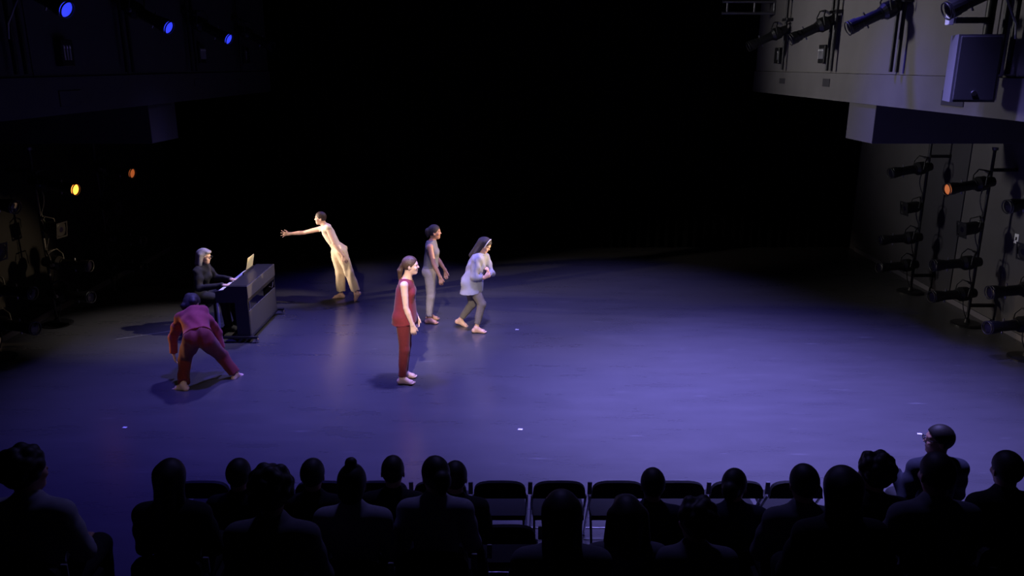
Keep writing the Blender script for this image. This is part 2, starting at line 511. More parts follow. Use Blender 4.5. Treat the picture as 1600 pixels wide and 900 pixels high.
ZS = (2.33, 1.63, 1.05, .53)
BY = (14.2, 12.3, 10.75)
nm = ('farthest', 'middle', 'nearest')
for sg, side in ((1, 'right'), (-1, 'left')):
    for n in range(3):
        lm = {}
        if sg < 0 and n < 2: lm = {0: M_LENSW if n else M_LENSD}
        if sg > 0 and n == 1: lm = {0: M_LENSD}
        yw = [-sg * 4, sg * 6, -sg * 2, sg * 5]
        if sg < 0: yw = [-10, -8, -6, -12]
        if sg > 0: yw = [8, 5, 3, 10]
        boom(sg, BY[n], ZS, {'farthest': 'black pipe %s wall boom nearest the back curtain, carrying four lights', 'middle': 'black pipe middle boom of the %s wall, carrying four lights', 'nearest': 'black pipe %s wall boom nearest the audience, carrying four lights'}[nm[n]] % side, side, n, lm, yw)

# warm light thrown by the lit boom lights
spot('boom_light', (6.66, 12.16, 2.14), (-3.6, 11.98, 1.25), 4500, WARM, 11, 0.8, 0.05)
spot('boom_light', (-6.66, 12.00, 2.14), (-1.1, 11.4, 1.1), 1100, WARM, 18, 0.8, 0.05)
spot('boom_light', (-6.66, 12.00, 2.14), (-3.1, 13.7, 1.0), 1000, NEUT, 22, 0.8, 0.05)
spot('boom_light', (-6.66, 13.96, 2.14), (-3.1, 13.7, 1.15), 900, NEUT, 24, 0.8, 0.05)
spot('boom_light', (-6.70, 10.55, 0.5), (-4.0, 9.9, 0.6), 120, (1, .5, .2), 18, 0.6, 0.05)  # added low amber spot to warm the bent dancer's hip; fixture here unlit

# gallery pipes and profile lights
GY = (15.9, 13.55, 11.25, 8.75)
for sg, side in ((1, 'right'), (-1, 'left')):
    for k, y in enumerate(GY):
        o_names = ('first', 'second', 'third', 'fourth')
        r = empty('hanging_pipe', (sg * (BX - .06), y, 4.0), cat='pipe', group='gallery pipes',
                  label='%s vertical black pipe from the back curtain on the %s gallery front' % (o_names[k], side))
        for j, dy in enumerate((-.09, .09) if k != 0 else (0,)):
            MB().tube([(0, dy, 0.0), (0, dy, 1.9)], .028, 8).build('pipe', M_PIPE, r)
        MB().box((-.04 if sg > 0 else -.085, -.14, .9), (.085 if sg > 0 else .04, .14, .95), .004).build('bracket', M_PIPE, r)
        if k == 3:
            MB().tube([(-sg * .05, -.1, 1.0), (-sg * .2, -.2, .75), (-sg * .12, -.3, .5), (-sg * .1, -.3, .35)], .012, 6).build('cable', mat('pale_cable', (.35, .35, .36), .4), r)
        lit = sg < 0 and k > 0
        lb = '%s long stage light from the back curtain on the %s gallery%s' % (o_names[k], side, ', lens glowing blue' if lit else '')
        fixture('profile', (sg * (BX - .12), y, (4.72, 4.78, 4.86, 4.93)[k]), (180 if sg > 0 else 0) + (0 if sg > 0 else -14), 25, lb, 'stage lights on the galleries', M_LENSB if lit else None)
        if lit:
            spot('gallery_light', (sg * (BX - .12) + .72, y - .17, 4.42), (2.6 - k * .3, 11.2 - k * .9, 0), 1000, VIOL, 30, 1.0, 0.08)

for kind, lst in USED.items():
    for o, lens in lst:
        kids = [c for c in o.children if c.name.startswith('lens')]
        if lens:
            c = kids[0]
            c.data = c.data.copy()
            c.data.materials[0] = lens

# pipe rail high at the back, right
r = empty('lighting_pipe', (5.0, 16.9, 5.1), label='horizontal grey pipe rail high up at the far end of the right gallery', cat='pipe')
MB().tube([(-.75, 0, 0), (.4, 0, 0)], .03, 8).build('lower_pipe', M_GREYMETAL, r)
MB().tube([(-.75, 0, .22), (.4, 0, .22)], .03, 8).build('upper_pipe', M_GREYMETAL, r)
for x in (-.65, -.1, .3):
    MB().tube([(x, 0, 0), (x, 0, .22)], .02, 8).build('strut', M_GREYMETAL, r)

# loudspeaker on the right gallery
r = empty('loudspeaker', (4.86, 8.72, 3.72), math.radians(-8), label='black loudspeaker with round silver badge hung on the right gallery', cat='loudspeaker')
MB().prism([(-.22, -.2), (.22, -.2), (.15, .2), (-.15, .2)], 'z', 0, .68).build('cabinet', M_SPKSIDE, r)
MB().box((-.2, -.222, .02), (.2, -.2, .66), .006).build('grille', M_GRILLE, r)
MB().lathe([(-.235, .026), (-.222, .03)], 'y', 16, (.0, 0, .09)).build('badge', M_CHROME, r)
MB().tube([(-.05, .2, .34), (.1, .3, .34), (.33, .3, .34)], .03, 8).build('bracket', M_BMETAL, r)
MB().box((.0, .2, .2), (.12, .26, .5), .01).build('mount_plate', M_BMETAL, r)
r = empty('speaker_hanger', (5.16, 9.0, 3.75), label='black pipe hanger beside the loudspeaker on the right gallery', cat='pipe')
MB().tube([(0, 0, 0), (0, 0, 2.0)], .05, 10).build('pipe', M_PIPE, r)
MB().box((-.4, -.05, .78), (0, .05, .84), .01).build('arm', M_BMETAL, r)
MB().box((-.46, -.04, .76), (-.4, .04, .88), .006).build('arm_end', M_WHITE, r)

# ================================================================== IMPLICIT-SURFACE FIGURES
def lerp(a, b, t): return a + (b - a) * t
def nrm(v):
    v = np.asarray(v, float)
    return v / (np.linalg.norm(v) + 1e-12)

def cap(a, b, ra, rb=None, k=.03, flat=None, clip=None):
    """tapered capsule; flat = (axis, ratio) squeezes the section along axis"""
    return dict(t='c', a=np.array(a, float), b=np.array(b, float), ra=ra, rb=ra if rb is None else rb, k=k, flat=flat, clip=clip)
def ell(c, ax, r, k=.03, clip=None, sub=False):
    return dict(t='e', c=np.array(c, float), ax=[nrm(x) for x in ax], r=np.array(r, float), k=k, clip=clip, sub=sub)
def grow(ps, off, **kw):
    out = []
    for p in ps:
        if p.get('sub'): continue
        q = dict(p)
        if q['t'] == 'c':
            q['ra'] += off; q['rb'] += off
        else:
            q['r'] = q['r'] + off
        q.update(kw)
        out.append(q)
    return out

def sdf_mesh(name, prims, h, m, parent, origin=(0, 0, 0), cuts=(), fold=0.0, ffreq=40.0, fdir=(1, .3, .2)):
    lo = np.full(3, 1e9); hi = -lo
    boxes = []
    for p in prims:
        if p['t'] == 'c':
            r = max(p['ra'], p['rb'])
            if p['flat'] and p['flat'][1] > 1: r *= p['flat'][1]
            l, u = np.minimum(p['a'], p['b']) - r, np.maximum(p['a'], p['b']) + r
        else:
            r = sum(abs(a) * rr for a, rr in zip(p['ax'], p['r']))
            l, u = p['c'] - r, p['c'] + r
        pad = p['k'] + 2 * h + .004 + fold
        boxes.append((l - pad, u + pad))
        if not p.get('sub'):
            lo = np.minimum(lo, l - .012 - 2 * h); hi = np.maximum(hi, u + .012 + 2 * h)
    n = np.ceil((hi - lo) / h).astype(int) + 1
    D = np.ones(n, np.float32)
    ax = [(lo[i] + h * np.arange(n[i])).astype(np.float32) for i in range(3)]
    for p, (l, u) in zip(prims, boxes):
        s = [slice(max(0, int((l[i] - lo[i]) / h)), min(n[i], int((u[i] - lo[i]) / h) + 2)) for i in range(3)]
        if any(q.stop <= q.start for q in s): continue
        X, Y, Z = ax[0][s[0]][:, None, None], ax[1][s[1]][None, :, None], ax[2][s[2]][None, None, :]
        if p['t'] == 'c':
            a, ab = p['a'], p['b'] - p['a']
            L2 = float(ab @ ab) + 1e-12
            t = np.clip(((X - a[0]) * ab[0] + (Y - a[1]) * ab[1] + (Z - a[2]) * ab[2]) / L2, 0, 1)
            vx, vy, vz = X - a[0] - t * ab[0], Y - a[1] - t * ab[1], Z - a[2] - t * ab[2]
            q = vx * vx + vy * vy + vz * vz
            if p['flat']:
                fa, fr = nrm(p['flat'][0]), p['flat'][1]
                c = vx * fa[0] + vy * fa[1] + vz * fa[2]
                q = q + (1 / fr ** 2 - 1) * c * c
            d = np.sqrt(np.maximum(q, 0)) - (p['ra'] + (p['rb'] - p['ra']) * t)
        else:
            c = p['c']
            k0 = k1 = 0
            for a, r in zip(p['ax'], p['r']):
                e = (X - c[0]) * a[0] + (Y - c[1]) * a[1] + (Z - c[2]) * a[2]
                k0 = k0 + (e / r) ** 2
                k1 = k1 + (e / (r * r)) ** 2
            k0 = np.sqrt(k0); k1 = np.sqrt(k1)
            d = np.where(k1 > 1e-6, k0 * (k0 - 1) / np.maximum(k1, 1e-6), -float(min(p['r'])))
        if p.get('clip'):
            for (pt, nn) in p['clip']:
                nn = nrm(nn); pt = np.asarray(pt, float)
                d = np.maximum(d, (X - pt[0]) * nn[0] + (Y - pt[1]) * nn[1] + (Z - pt[2]) * nn[2])
        cur = D[s[0], s[1], s[2]]
        k = p['k']
        if p.get('sub'):
            hh = np.clip(.5 - .5 * (cur + d) / k, 0, 1)
            D[s[0], s[1], s[2]] = cur * (1 - hh) - d * hh + k * hh * (1 - hh)
        else:
            hh = np.clip(.5 + .5 * (d - cur) / k, 0, 1)
            D[s[0], s[1], s[2]] = d * (1 - hh) + cur * hh - k * hh * (1 - hh)
    X, Y, Z = ax[0][:, None, None], ax[1][None, :, None], ax[2][None, None, :]
    if fold:
        f = nrm(fdir)
        ph = (X * f[0] + Y * f[1] + Z * f[2]) * ffreq
        D = D + fold * (np.sin(ph + 2.2 * np.sin(Z * 9 + Y * 5)) * .6 + .4 * np.sin(ph * .53 + 3 * np.sin(X * 11)))
    for (pt, nn) in cuts:
        nn = nrm(nn)
        D = np.maximum(D, (X - pt[0]) * nn[0] + (Y - pt[1]) * nn[1] + (Z - pt[2]) * nn[2])
    D[0] = D[-1] = 1; D[:, 0] = D[:, -1] = 1; D[:, :, 0] = D[:, :, -1] = 1
    # surface nets
    S = D < 0
    c8 = [S[i:n[0] - 1 + i, j:n[1] - 1 + j, k:n[2] - 1 + k] for i in (0, 1) for j in (0, 1) for k in (0, 1)]
    anyv = c8[0].copy(); allv = c8[0].copy()
    for c in c8[1:]:
        anyv |= c; allv &= c
    mask = anyv & ~allv
    I, J, K = np.nonzero(mask)
    idx = np.full(mask.shape, -1, np.int32)
    idx[I, J, K] = np.arange(len(I))
    acc = np.zeros((len(I), 3)); cnt = np.zeros(len(I))
    corners = [(i, j, k) for i in (0, 1) for j in (0, 1) for k in (0, 1)]
    for a in range(8):
        for axn in range(3):
            if corners[a][axn]: continue
            ca = corners[a]; cb = list(ca); cb[axn] = 1
            da = D[I + ca[0], J + ca[1], K + ca[2]]; db = D[I + cb[0], J + cb[1], K + cb[2]]
            x = (da < 0) != (db < 0)
            t = np.where(x, da / np.where(x, da - db, 1), 0)
            pos = np.tile(np.array(ca, float), (len(I), 1)); pos[:, axn] += t
            acc += pos * x[:, None]; cnt += x
    verts = (np.stack([I, J, K], 1) + acc / cnt[:, None]) * h + lo - np.asarray(origin, float)
    quads = []
    for axn in range(3):
        sl0 = [slice(1, None)] * 3; sl1 = [slice(1, None)] * 3
        sl0[axn] = slice(0, -1); sl1[axn] = slice(1, None)
        A, B = S[tuple(sl0)], S[tuple(sl1)]
        E = np.nonzero(A != B)
        e = [E[q] + (0 if q == axn else 1) for q in range(3)]
        b, c = (axn + 1) % 3, (axn + 2) % 3
        def cell(db, dc):
            q = [x.copy() for x in e]
            q[b] = q[b] - db; q[c] = q[c] - dc
            q[b] = np.clip(q[b], 0, mask.shape[b] - 1); q[c] = np.clip(q[c], 0, mask.shape[c] - 1)
            return idx[q[0], q[1], q[2]]
        Q = np.stack([cell(1, 1), cell(0, 1), cell(0, 0), cell(1, 0)], 1)
        inv = ~A[E]
        Q[inv] = Q[inv][:, ::-1]
        quads.append(Q)
    Q = np.concatenate(quads)
    Q = Q[(Q >= 0).all(1)]
    me = bpy.data.meshes.new(name)
    me.vertices.add(len(verts)); me.vertices.foreach_set('co', verts.astype(np.float32).ravel())
    me.loops.add(Q.size); me.loops.foreach_set('vertex_index', Q.ravel().astype(np.int32))
    me.polygons.add(len(Q))
    me.polygons.foreach_set('loop_start', np.arange(0, Q.size, 4, dtype=np.int32))
    me.polygons.foreach_set('loop_total', np.full(len(Q), 4, np.int32))
    me.polygons.foreach_set('use_smooth', np.ones(len(Q), bool))
    me.update(calc_edges=True)
    me.validate()
    me.materials.append(m)
    o = bpy.data.objects.new(name, me)
    COL.objects.link(o)
    if parent: o.parent = parent
    return o

def frame_head(f, u):
    f = nrm(f); l = nrm(np.cross(u, f)); u = np.cross(f, l)
    return f, l, u

def hand_prims(w, d, n, side, curl=.5, s=1.0, spread=.0, open_thumb=.6):
    """w wrist, d hand direction, n palm normal (fingers curl towards it), side: thumb side vector"""
    d = nrm(d); n = nrm(np.asarray(n, float) - d * np.dot(n, d)); sd = np.cross(d, n)
    if np.dot(sd, side) < 0: sd = -sd
    kn = w + d * .095 * s
    ps = [cap(w, kn - d * .015 * s, .030 * s, .038 * s, .02, (n, .42))]
    for i, (o, L) in enumerate(((.030, .072), (.010, .082), (-.011, .076), (-.031, .058))):
        base = kn + sd * o * s - d * .012 * s
        dd = nrm(d + sd * o * spread * 30)
        c1 = curl * .6
        d1 = nrm(dd * math.cos(c1) + n * math.sin(c1))
        c2 = curl * 1.5
        d2 = nrm(dd * math.cos(c2) + n * math.sin(c2))
        m1 = base + d1 * L * .52 * s
        ps += [cap(base, m1, .0095 * s, .0085 * s, .006), cap(m1, m1 + d2 * L * .5 * s, .0085 * s, .007 * s, .004)]
    tb = w + d * .03 * s + sd * .025 * s
    t1 = tb + nrm(d * (1 - .4 * open_thumb) + sd * open_thumb + n * .25) * .045 * s
    t2 = t1 + nrm(d + sd * open_thumb * .5 + n * .2) * .035 * s
    ps += [cap(tb, t1, .014 * s, .0105 * s, .012), cap(t1, t2, .0105 * s, .008 * s, .005)]
    return ps

def foot_prims(an, td, up=(0, 0, 1), s=1.0, ball_z=None):
    """an ankle, td direction to the toes (may point down on a raised heel)"""
    td = nrm(td); up = nrm(np.asarray(up, float) - td * np.dot(up, td)); sd = np.cross(up, td)
    heel = an - up * .045 * s - td * .035 * s
    ball = an - up * .052 * s + td * .115 * s
    ps = [cap(an, heel, .036 * s, .033 * s, .02), cap(heel, ball, .030 * s, .030 * s, .03, None),
          cap(an + td * .01, ball, .036 * s, .024 * s, .03),
          cap(ball - sd * .022 * s, ball + sd * .022 * s, .022 * s, .022 * s, .02)]
    for i, o in enumerate((.032, .014, -.003, -.019, -.033)):
        L = (.05, .052, .047, .04, .033)[i]
        b = ball + sd * o * s - up * .008 * s
        ps.append(cap(b, b + td * L * s, (.013, .010, .0095, .009, .009)[i] * s, (.011, .008, .008, .008, .008)[i] * s, .008))
    return ps

def head_prims(c, f, u, s=1.0):
    f, l, u = frame_head(f, u)
    A = (f, l, u)
    q = lambda a, b, cc: c + (f * a + l * b + u * cc) * s
    ps = [ell(q(-.012, 0, .025), A, V(.098, .076, .095) * s, .03),
          ell(q(.022, 0, -.038), A, V(.066, .060, .080) * s, .03),
          ell(q(.055, 0, -.092), A, V(.030, .032, .024) * s, .025),
          cap(q(.076, .040, .024), q(.076, -.040, .024), .011 * s, .011 * s, .015),
          cap(q(.080, 0, .014), q(.101, 0, -.020), .006 * s, .011 * s, .010),
          ell(q(.080, 0, -.055), A, V(.010, .024, .011) * s, .010),
          ell(q(.06, .042, -.025), A, V(.025, .022, .022) * s, .02), ell(q(.06, -.042, -.025), A, V(.025, .022, .022) * s, .02)]
    for sg in (1, -1):
        ps.append(dict(ell(q(.090, .032 * sg, .003), A, V(.014, .018, .010) * s, .012), sub=True))
        ps.append(ell(q(-.008, .079 * sg, -.012), (nrm(f + l * sg * -.35), nrm(l * sg + f * .35), u), V(.020, .008, .031) * s, .008))
    return ps

def face_parts(c, f, u, s, parent, origin, closed=False):
    f, l, u = frame_head(f, u)
    for sg in (1, -1):
        p = c + (f * .064 + l * .032 * sg + u * .003) * s
        e = sdf_mesh('eye', [ell(p, (f, l, u), V(.011, .012, .008) * s, .002)], .004, M_EYE, parent, origin)
        sdf_mesh('iris', [ell(p + f * .0078 * s, (f, l, u), V(.005, .006, .006) * s, .002)], .003, M_IRIS, e, origin)
        sdf_mesh('eyebrow', [cap(c + (f * .084 + l * .016 * sg + u * .028) * s, c + (f * .074 + l * .048 * sg + u * .030) * s, .005 * s, .004 * s, .002)], .004, H_BLACK, parent, origin)
    sdf_mesh('lips', [ell(c + (f * .083 + u * -.055) * s, (f, l, u), V(.009, .020, .009) * s, .003)], .004, M_LIP, parent, origin)

def hair_prims(c, f, u, s, style):
    f, l, u = frame_head(f, u)
    A = (f, l, u)
    q = lambda a, b, cc: c + (f * a + l * b + u * cc) * s
    thick = {'short': .010, 'crop': .007, 'bob': .016, 'long': .016, 'tail': .008, 'bun': .010, 'afro': .022, 'curly': .020, 'topknot': .012, 'mop': .018}[style]
    face = ell(q(.125, 0, -.040), A, V(.085, .085, .105) * s, .01)
    hl = (q(.0, 0, .0), f * .9 - u * .75)
    back = (q(0, 0, -.075), -u)
    base = ell(q(-.014, 0, .027), A, (V(.098, .077, .096) + thick) * s, .02)
    base['clip'] = [(q(.062, 0, .048), nrm(f * .8 - u * .6)), (q(0, 0, -.062), -u), (q(.015, 0, -.005), nrm(f - u * .9))]
    ps = [base]
    if style in ('bob',):
        ps += [cap(q(-.03, .075, .03), q(-.03, .095, -.12), .045 * s, .04 * s, .03), cap(q(-.03, -.075, .03), q(-.03, -.095, -.12), .045 * s, .04 * s, .03),
               cap(q(-.075, 0, .03), q(-.085, 0, -.13), .065 * s, .07 * s, .03), ell(q(.06, 0, .085), A, V(.045, .065, .03) * s, .02)]
    if style == 'long':
        ps += [cap(q(-.03, .05, .05), q(-.04, .062, -.19), .042 * s, .036 * s, .03), cap(q(-.03, -.05, .05), q(-.04, -.062, -.19), .042 * s, .036 * s, .03),
               cap(q(-.075, 0, .03), q(-.09, 0, -.26), .062 * s, .06 * s, .03)]
    if style == 'tail':
        ps += [ell(q(-.105, 0, .0), A, V(.035, .035, .035) * s, .02), cap(q(-.115, 0, -.01), q(-.140, 0, -.07), .028 * s, .038 * s, .015),
               cap(q(-.140, 0, -.07), q(-.148, 0, -.19), .038 * s, .018 * s, .008)]
    if style == 'bun':
        ps += [ell(q(-.115, 0, .01), A, V(.055, .06, .062) * s, .015), cap(q(-.12, 0, -.02), q(-.12, 0, -.075), .045 * s, .022 * s, .02)]
    if style == 'mop':
        ps += [ell(q(-.07, 0, -.02), A, V(.075, .098, .11) * s, .02), ell(q(-.045, 0, -.11), A, V(.06, .085, .055) * s, .03), ell(q(.02, .06, .09), A, V(.06, .04, .05) * s, .02)]
        ps += [ell(q(-.08 + .03 * math.sin(i * 2.1), .068 * math.cos(i * 1.7), -.12 + .02 * i), A, V(.035, .038, .042) * s, .03) for i in range(9)]
    if style == 'topknot':
        ps += [ell(q(-.02, 0, .145), A, V(.038, .038, .034) * s, .015), ell(q(-.055, 0, -.03), A, V(.07, .08, .08) * s, .02)]
    if style in ('afro', 'curly'):
        rng = random.Random(int(abs(c[0]) * 1000))
        nb = 26
        for i in range(nb):
            th = i * 2.4; zz = -.35 + 1.3 * i / nb; rr = math.sqrt(max(0, 1 - min(1, zz) ** 2))
            x, y = math.cos(th) * rr, math.sin(th) * rr
            if x > .45 and zz < .55: continue
            b = .030 + .010 * rng.random()
            ps.append(ell(q(-.02 + .10 * x, .085 * y, .035 + .1 * zz), A, V(b, b, b) * s, .015))
    return ps

def torso_prims(hip, neck, lat, s=1.0, female=True, width=1.0):
    """hip = pelvis centre, neck = base of the neck; lat = unit vector to the figure's left"""
    up = nrm(neck - hip); lat = nrm(lat - up * np.dot(lat, up)); fr = np.cross(lat, up)
    A = (fr, lat, up)
    q = lambda t, a=0, b=0: hip + (neck - hip) * t + fr * a * s + lat * b * s
    L = np.linalg.norm(neck - hip)
    ps = [ell(q(.03), A, V(.100, .150 * width, .115) * s, .05),
          ell(q(.36, .004), A, V(.088, .120 * width, .15) * s, .06),
          ell(q(.68, .004), A, V(.100, .140 * width, .17) * s, .06),
          cap(q(.88, -.01, .11), q(.88, -.01, -.11), .058 * s, .058 * s, .05),
          cap(q(.93, -.01), q(1.02, 0), .07 * s, .052 * s, .05)]
    for sg in (1, -1):
        ps.append(dict(ell(q(-.02, -.055, .07 * sg), A, V(.078, .075, .085) * s, .04), butt=True))
        if female:
            ps.append(ell(q(.66, .075, .065 * sg), A, V(.042, .055, .055) * s, .035))
    return ps, fr, lat, up

def person(name, J, s, label, skin, hair_m, hair_style, clothes, h=.0075, female=True, group=None, base=None, face=True, width=1.0, foot=True, group_name=None):
    """J: joints. clothes: function(groups) adding garment children. returns root"""
    base = np.array(base if base is not None else (J['hip'][0], J['hip'][1], 0), float)
    root = empty(name, tuple(base), label=label, cat='person', group=group)
    G = {}
    G['torso'], fr, lat, up = torso_prims(J['hip'], J['neck'], np.asarray(J['lat'], float), s, female, width)
    J['fr'], J['latv'], J['upv'] = fr, lat, up
    f, l, u = frame_head(J['f'], J['u'])
    hc = J['head']
    G['head'] = head_prims(hc, f, u, s)
    G['neck'] = [cap(J['neck'] - up * .02, hc - u * .05 * s - f * .022 * s, .054 * s, .050 * s, .03)]
    for S in 'LR':
        sh, el, wr = J['sh' + S], J['el' + S], J['wr' + S]
        G['uarm' + S] = [cap(J['neck'] - up * .05 * s, sh, .05 * s, .050 * s, .03), cap(sh, lerp(sh, el, .45), .050 * s, .045 * s, .010), cap(lerp(sh, el, .45), el, .045 * s, .036 * s, .004)]
        G['farm' + S] = [cap(el, lerp(el, wr, .3), .036 * s, .0395 * s, .006), cap(lerp(el, wr, .3), wr, .0395 * s, .025 * s, .004)]
        hd = J.get('hd' + S, wr - el)
        sg = 1 if S == 'L' else -1
        pn = J.get('pn' + S, -lat * sg)
        G['hand' + S] = hand_prims(wr, hd, pn, J.get('th' + S, fr), J.get('curl' + S, .45), s, J.get('spread', 0) if S == J.get('spread_side') else 0, .9 if S == J.get('spread_side') else .5)
        hi, kn, an = J['hi' + S], J['kn' + S], J['an' + S]
        G['thigh' + S] = [cap(hi, lerp(hi, kn, .4), .092 * s, .080 * s, .03), cap(lerp(hi, kn, .4), kn, .080 * s, .055 * s, .004)]
        cb = an + (kn - an) * .68
        td = nrm(J['toe' + S])
        G['shin' + S] = [cap(kn, an, .052 * s, .034 * s, .010), cap(kn + (an - kn) * .12 - td * .010, kn + (an - kn) * .55 - td * .010, .049 * s, .041 * s, .015)]
        if foot:
            G['foot' + S] = foot_prims(an, td, J.get('fup' + S, (0, 0, 1)), s)
    order = ['torso', 'thighL', 'thighR', 'shinL', 'shinR', 'footL', 'footR', 'neck', 'uarmL', 'uarmR', 'farmL', 'farmR', 'handL', 'handR', 'head']
    prims = [p for g in order if g in G for p in G[g]]
    # ears, nose and fingers come last, so their small blends stay crisp
    body = sdf_mesh('body', prims, h, skin, root, base)
    if face: face_parts(hc, f, u, s, root, base)
    hr = sdf_mesh('hair', hair_prims(hc, f, u, s, hair_style), min(h, .008), hair_m, root, base)
    clothes(G, J, root, base, s, h)
    return root, G


def trousers(G, J, root, base, s, h, m, off=.010, end=.9, flare=0.0, top=.30, fold=.0025, name='trousers'):
    ps = grow(G['torso'][:2] + [p for p in G['torso'] if p.get('butt')], off)
    for S in 'LR':
        hi, kn, an = J['hi' + S], J['kn' + S], J['an' + S]
        ps += grow(G['thigh' + S], off + flare * .3)
        e = lerp(kn, an, end)
        d = nrm(an - kn)
        ps.append(cap(kn, lerp(kn, an, end + .12), .056 * s + off + flare * .5, .040 * s + off + flare, .03, clip=[(e, d)]))
        ps += grow(G['shin' + S][1:], off + flare * .5, clip=[(e, d)])
    q = J['hip'] + (J['neck'] - J['hip']) * top
    return sdf_mesh(name, ps, h, m, root, base, cuts=[(q, J['upv'])], fold=fold, ffreq=55)

# ---------------------------------------------------------------- standing dancers
def standing(X0, Y0, s, dx, feet_y, arm):
    """figure facing +x; left = +y (far side)"""
    o = V(X0, Y0, 0)
    q = lambda x, y, z: o + V(x, y, z) * s
    J = dict(hip=q(0, 0, .93), neck=q(.02 + dx, 0, 1.43), head=q(.075 + dx, 0, 1.605), lat=V(0, 1, 0), f=V(1, 0, -.02), u=V(0, 0, 1))
    for S, sg in (('L', 1), ('R', -1)):
        J['sh' + S] = q(.0 + dx, .165 * sg, 1.385)
        J['el' + S] = q(.02 + arm[0], .205 * sg, 1.10)
        J['wr' + S] = q(.03 + arm[1], .20 * sg, .865)
        J['hd' + S] = V(.12, -.02 * sg, -1)
        J['pn' + S] = V(-.2, -sg, 0)
        J['th' + S] = V(1, 0, 0)
        J['hi' + S] = q(0, .085 * sg, .90)
        J['kn' + S] = q(.0, .10 * sg, .49)
        J['an' + S] = q(-.045, feet_y * sg, .088)
        J['toe' + S] = V(1, .12 * sg, -.03)
    return J

# 1: maroon sleeveless dancer
J = standing(-1.415, 9.88, 1.0, .035, .10, (.035, .10))
def clothes1(G, J, root, base, s, h):
    q = lambda x, y, z: V(-1.415, 9.88, 0) + V(x, y, z)
    A = (V(1, 0, 0), V(0, 1, 0), V(0, 0, 1))
    trousers(G, J, root, base, s, h, C_MAROON2, .010, .93)
    ps = grow(G['torso'], .014)
    ps += [cap(q(.03, 0, 1.26), q(.0, 0, .82), .125, .168, .03, (A[1], 1.15))]
    ps += [cap(q(.02, .13, 1.38), q(.03, .11, 1.43), .04, .03, .02), cap(q(.02, -.13, 1.38), q(.03, -.11, 1.43), .04, .03, .02)]
    ps.append(dict(ell(q(.07, 0, 1.50), A, (.105, .085, .12), .01), sub=True))
    for sg in (1, -1):
        ps.append(dict(ell(q(.035, .225 * sg, 1.33), A, (.075, .055, .11), .01), sub=True))
    sdf_mesh('tank_top', ps, h, C_MAROON, root, base, cuts=[(q(0, 0, .835), V(.12, 0, -1))], fold=0.0048, ffreq=38, fdir=(1, 1, .1))
person('person', J, 1.0, 'barefoot dancer in a maroon tank top and trousers, standing with a low ponytail', SKIN_PALE, H_BROWN, 'tail', clothes1, base=(-1.45, 9.88, 0))

# 2: grey sleeveless dancer
J = standing(-1.325, 12.42, .945, .02, .10, (.06, .155))
J['wrL'] = J['wrL'] + V(.05, 0, .02)
J['elL'] = J['elL'] + V(.02, 0, 0)
def clothes2(G, J, root, base, s, h):
    q = lambda x, y, z: V(-1.325, 12.42, 0) + V(x, y, z) * s
    A = (V(1, 0, 0), V(0, 1, 0), V(0, 0, 1))
    trousers(G, J, root, base, s, h, C_GREY2, .012, .86, top=.24)
    ps = grow(G['torso'], .012)
    ps += [cap(q(.0, .145, 1.37), q(.02, .09, 1.44), .05, .045, .03), cap(q(.0, -.145, 1.37), q(.02, -.09, 1.44), .05, .045, .03),
           cap(q(.02, 0, 1.15), q(.01, 0, .98), .115, .12, .04, (A[1], 1.25)), cap(q(.02, 0, 1.40), q(.035, 0, 1.465), .075, .068, .03)]
    for sg in (1, -1):
        ps.append(dict(ell(q(.02, .225 * sg, 1.33), A, (.065, .045, .09), .01), sub=True))
    sdf_mesh('sleeveless_top', ps, h, C_GREY, root, base, cuts=[(q(0, 0, 1.0), V(0, 0, -1)), (q(.03, 0, 1.465), V(-.2, 0, 1))], fold=0.0048, ffreq=45, fdir=(.3, .3, 1))
person('person', J, .945, 'barefoot dancer in a grey sleeveless top and grey leggings with hair tied back', SKIN_TAN, H_BLACK, 'bun', clothes2, base=(-1.37, 12.42, 0))

# ---------------------------------------------------------------- 3: hunched dancer in blue-grey shirt
J = dict(hip=P(735, 440, 12.02), neck=P(750, 399, 12.03), head=P(757.5, 383.5, 12.02), lat=V(0, 1, .0), f=V(.80, -.25, -.50), u=V(.45, -.1, .85))
J.update(shR=P(745, 405, 11.87), elR=P(741, 433, 11.82), wrR=P(756, 434, 11.85), hdR=V(.9, .3, .35), pnR=V(-.2, .9, .1), thR=V(0, 0, 1), curlR=.9,
         shL=P(757, 402, 12.19), elL=P(768, 427, 12.16), wrL=P(763.5, 427, 12.0), hdL=V(-.1, -.5, .8), pnL=V(-1, 0, 0), thL=V(0, -1, 0.2), curlL=.8,
         hiR=P(736, 444, 11.94), knR=P(753, 475, 11.90), anR=P(744, 512.5, 11.86), toeR=V(1, -.05, -.05),
         hiL=P(735, 441, 12.12), knL=P(738, 475, 12.13), anL=P(718.5, 500, 12.22), toeL=V(.92, -.15, -.33), fupL=V(.3, 0, 1))
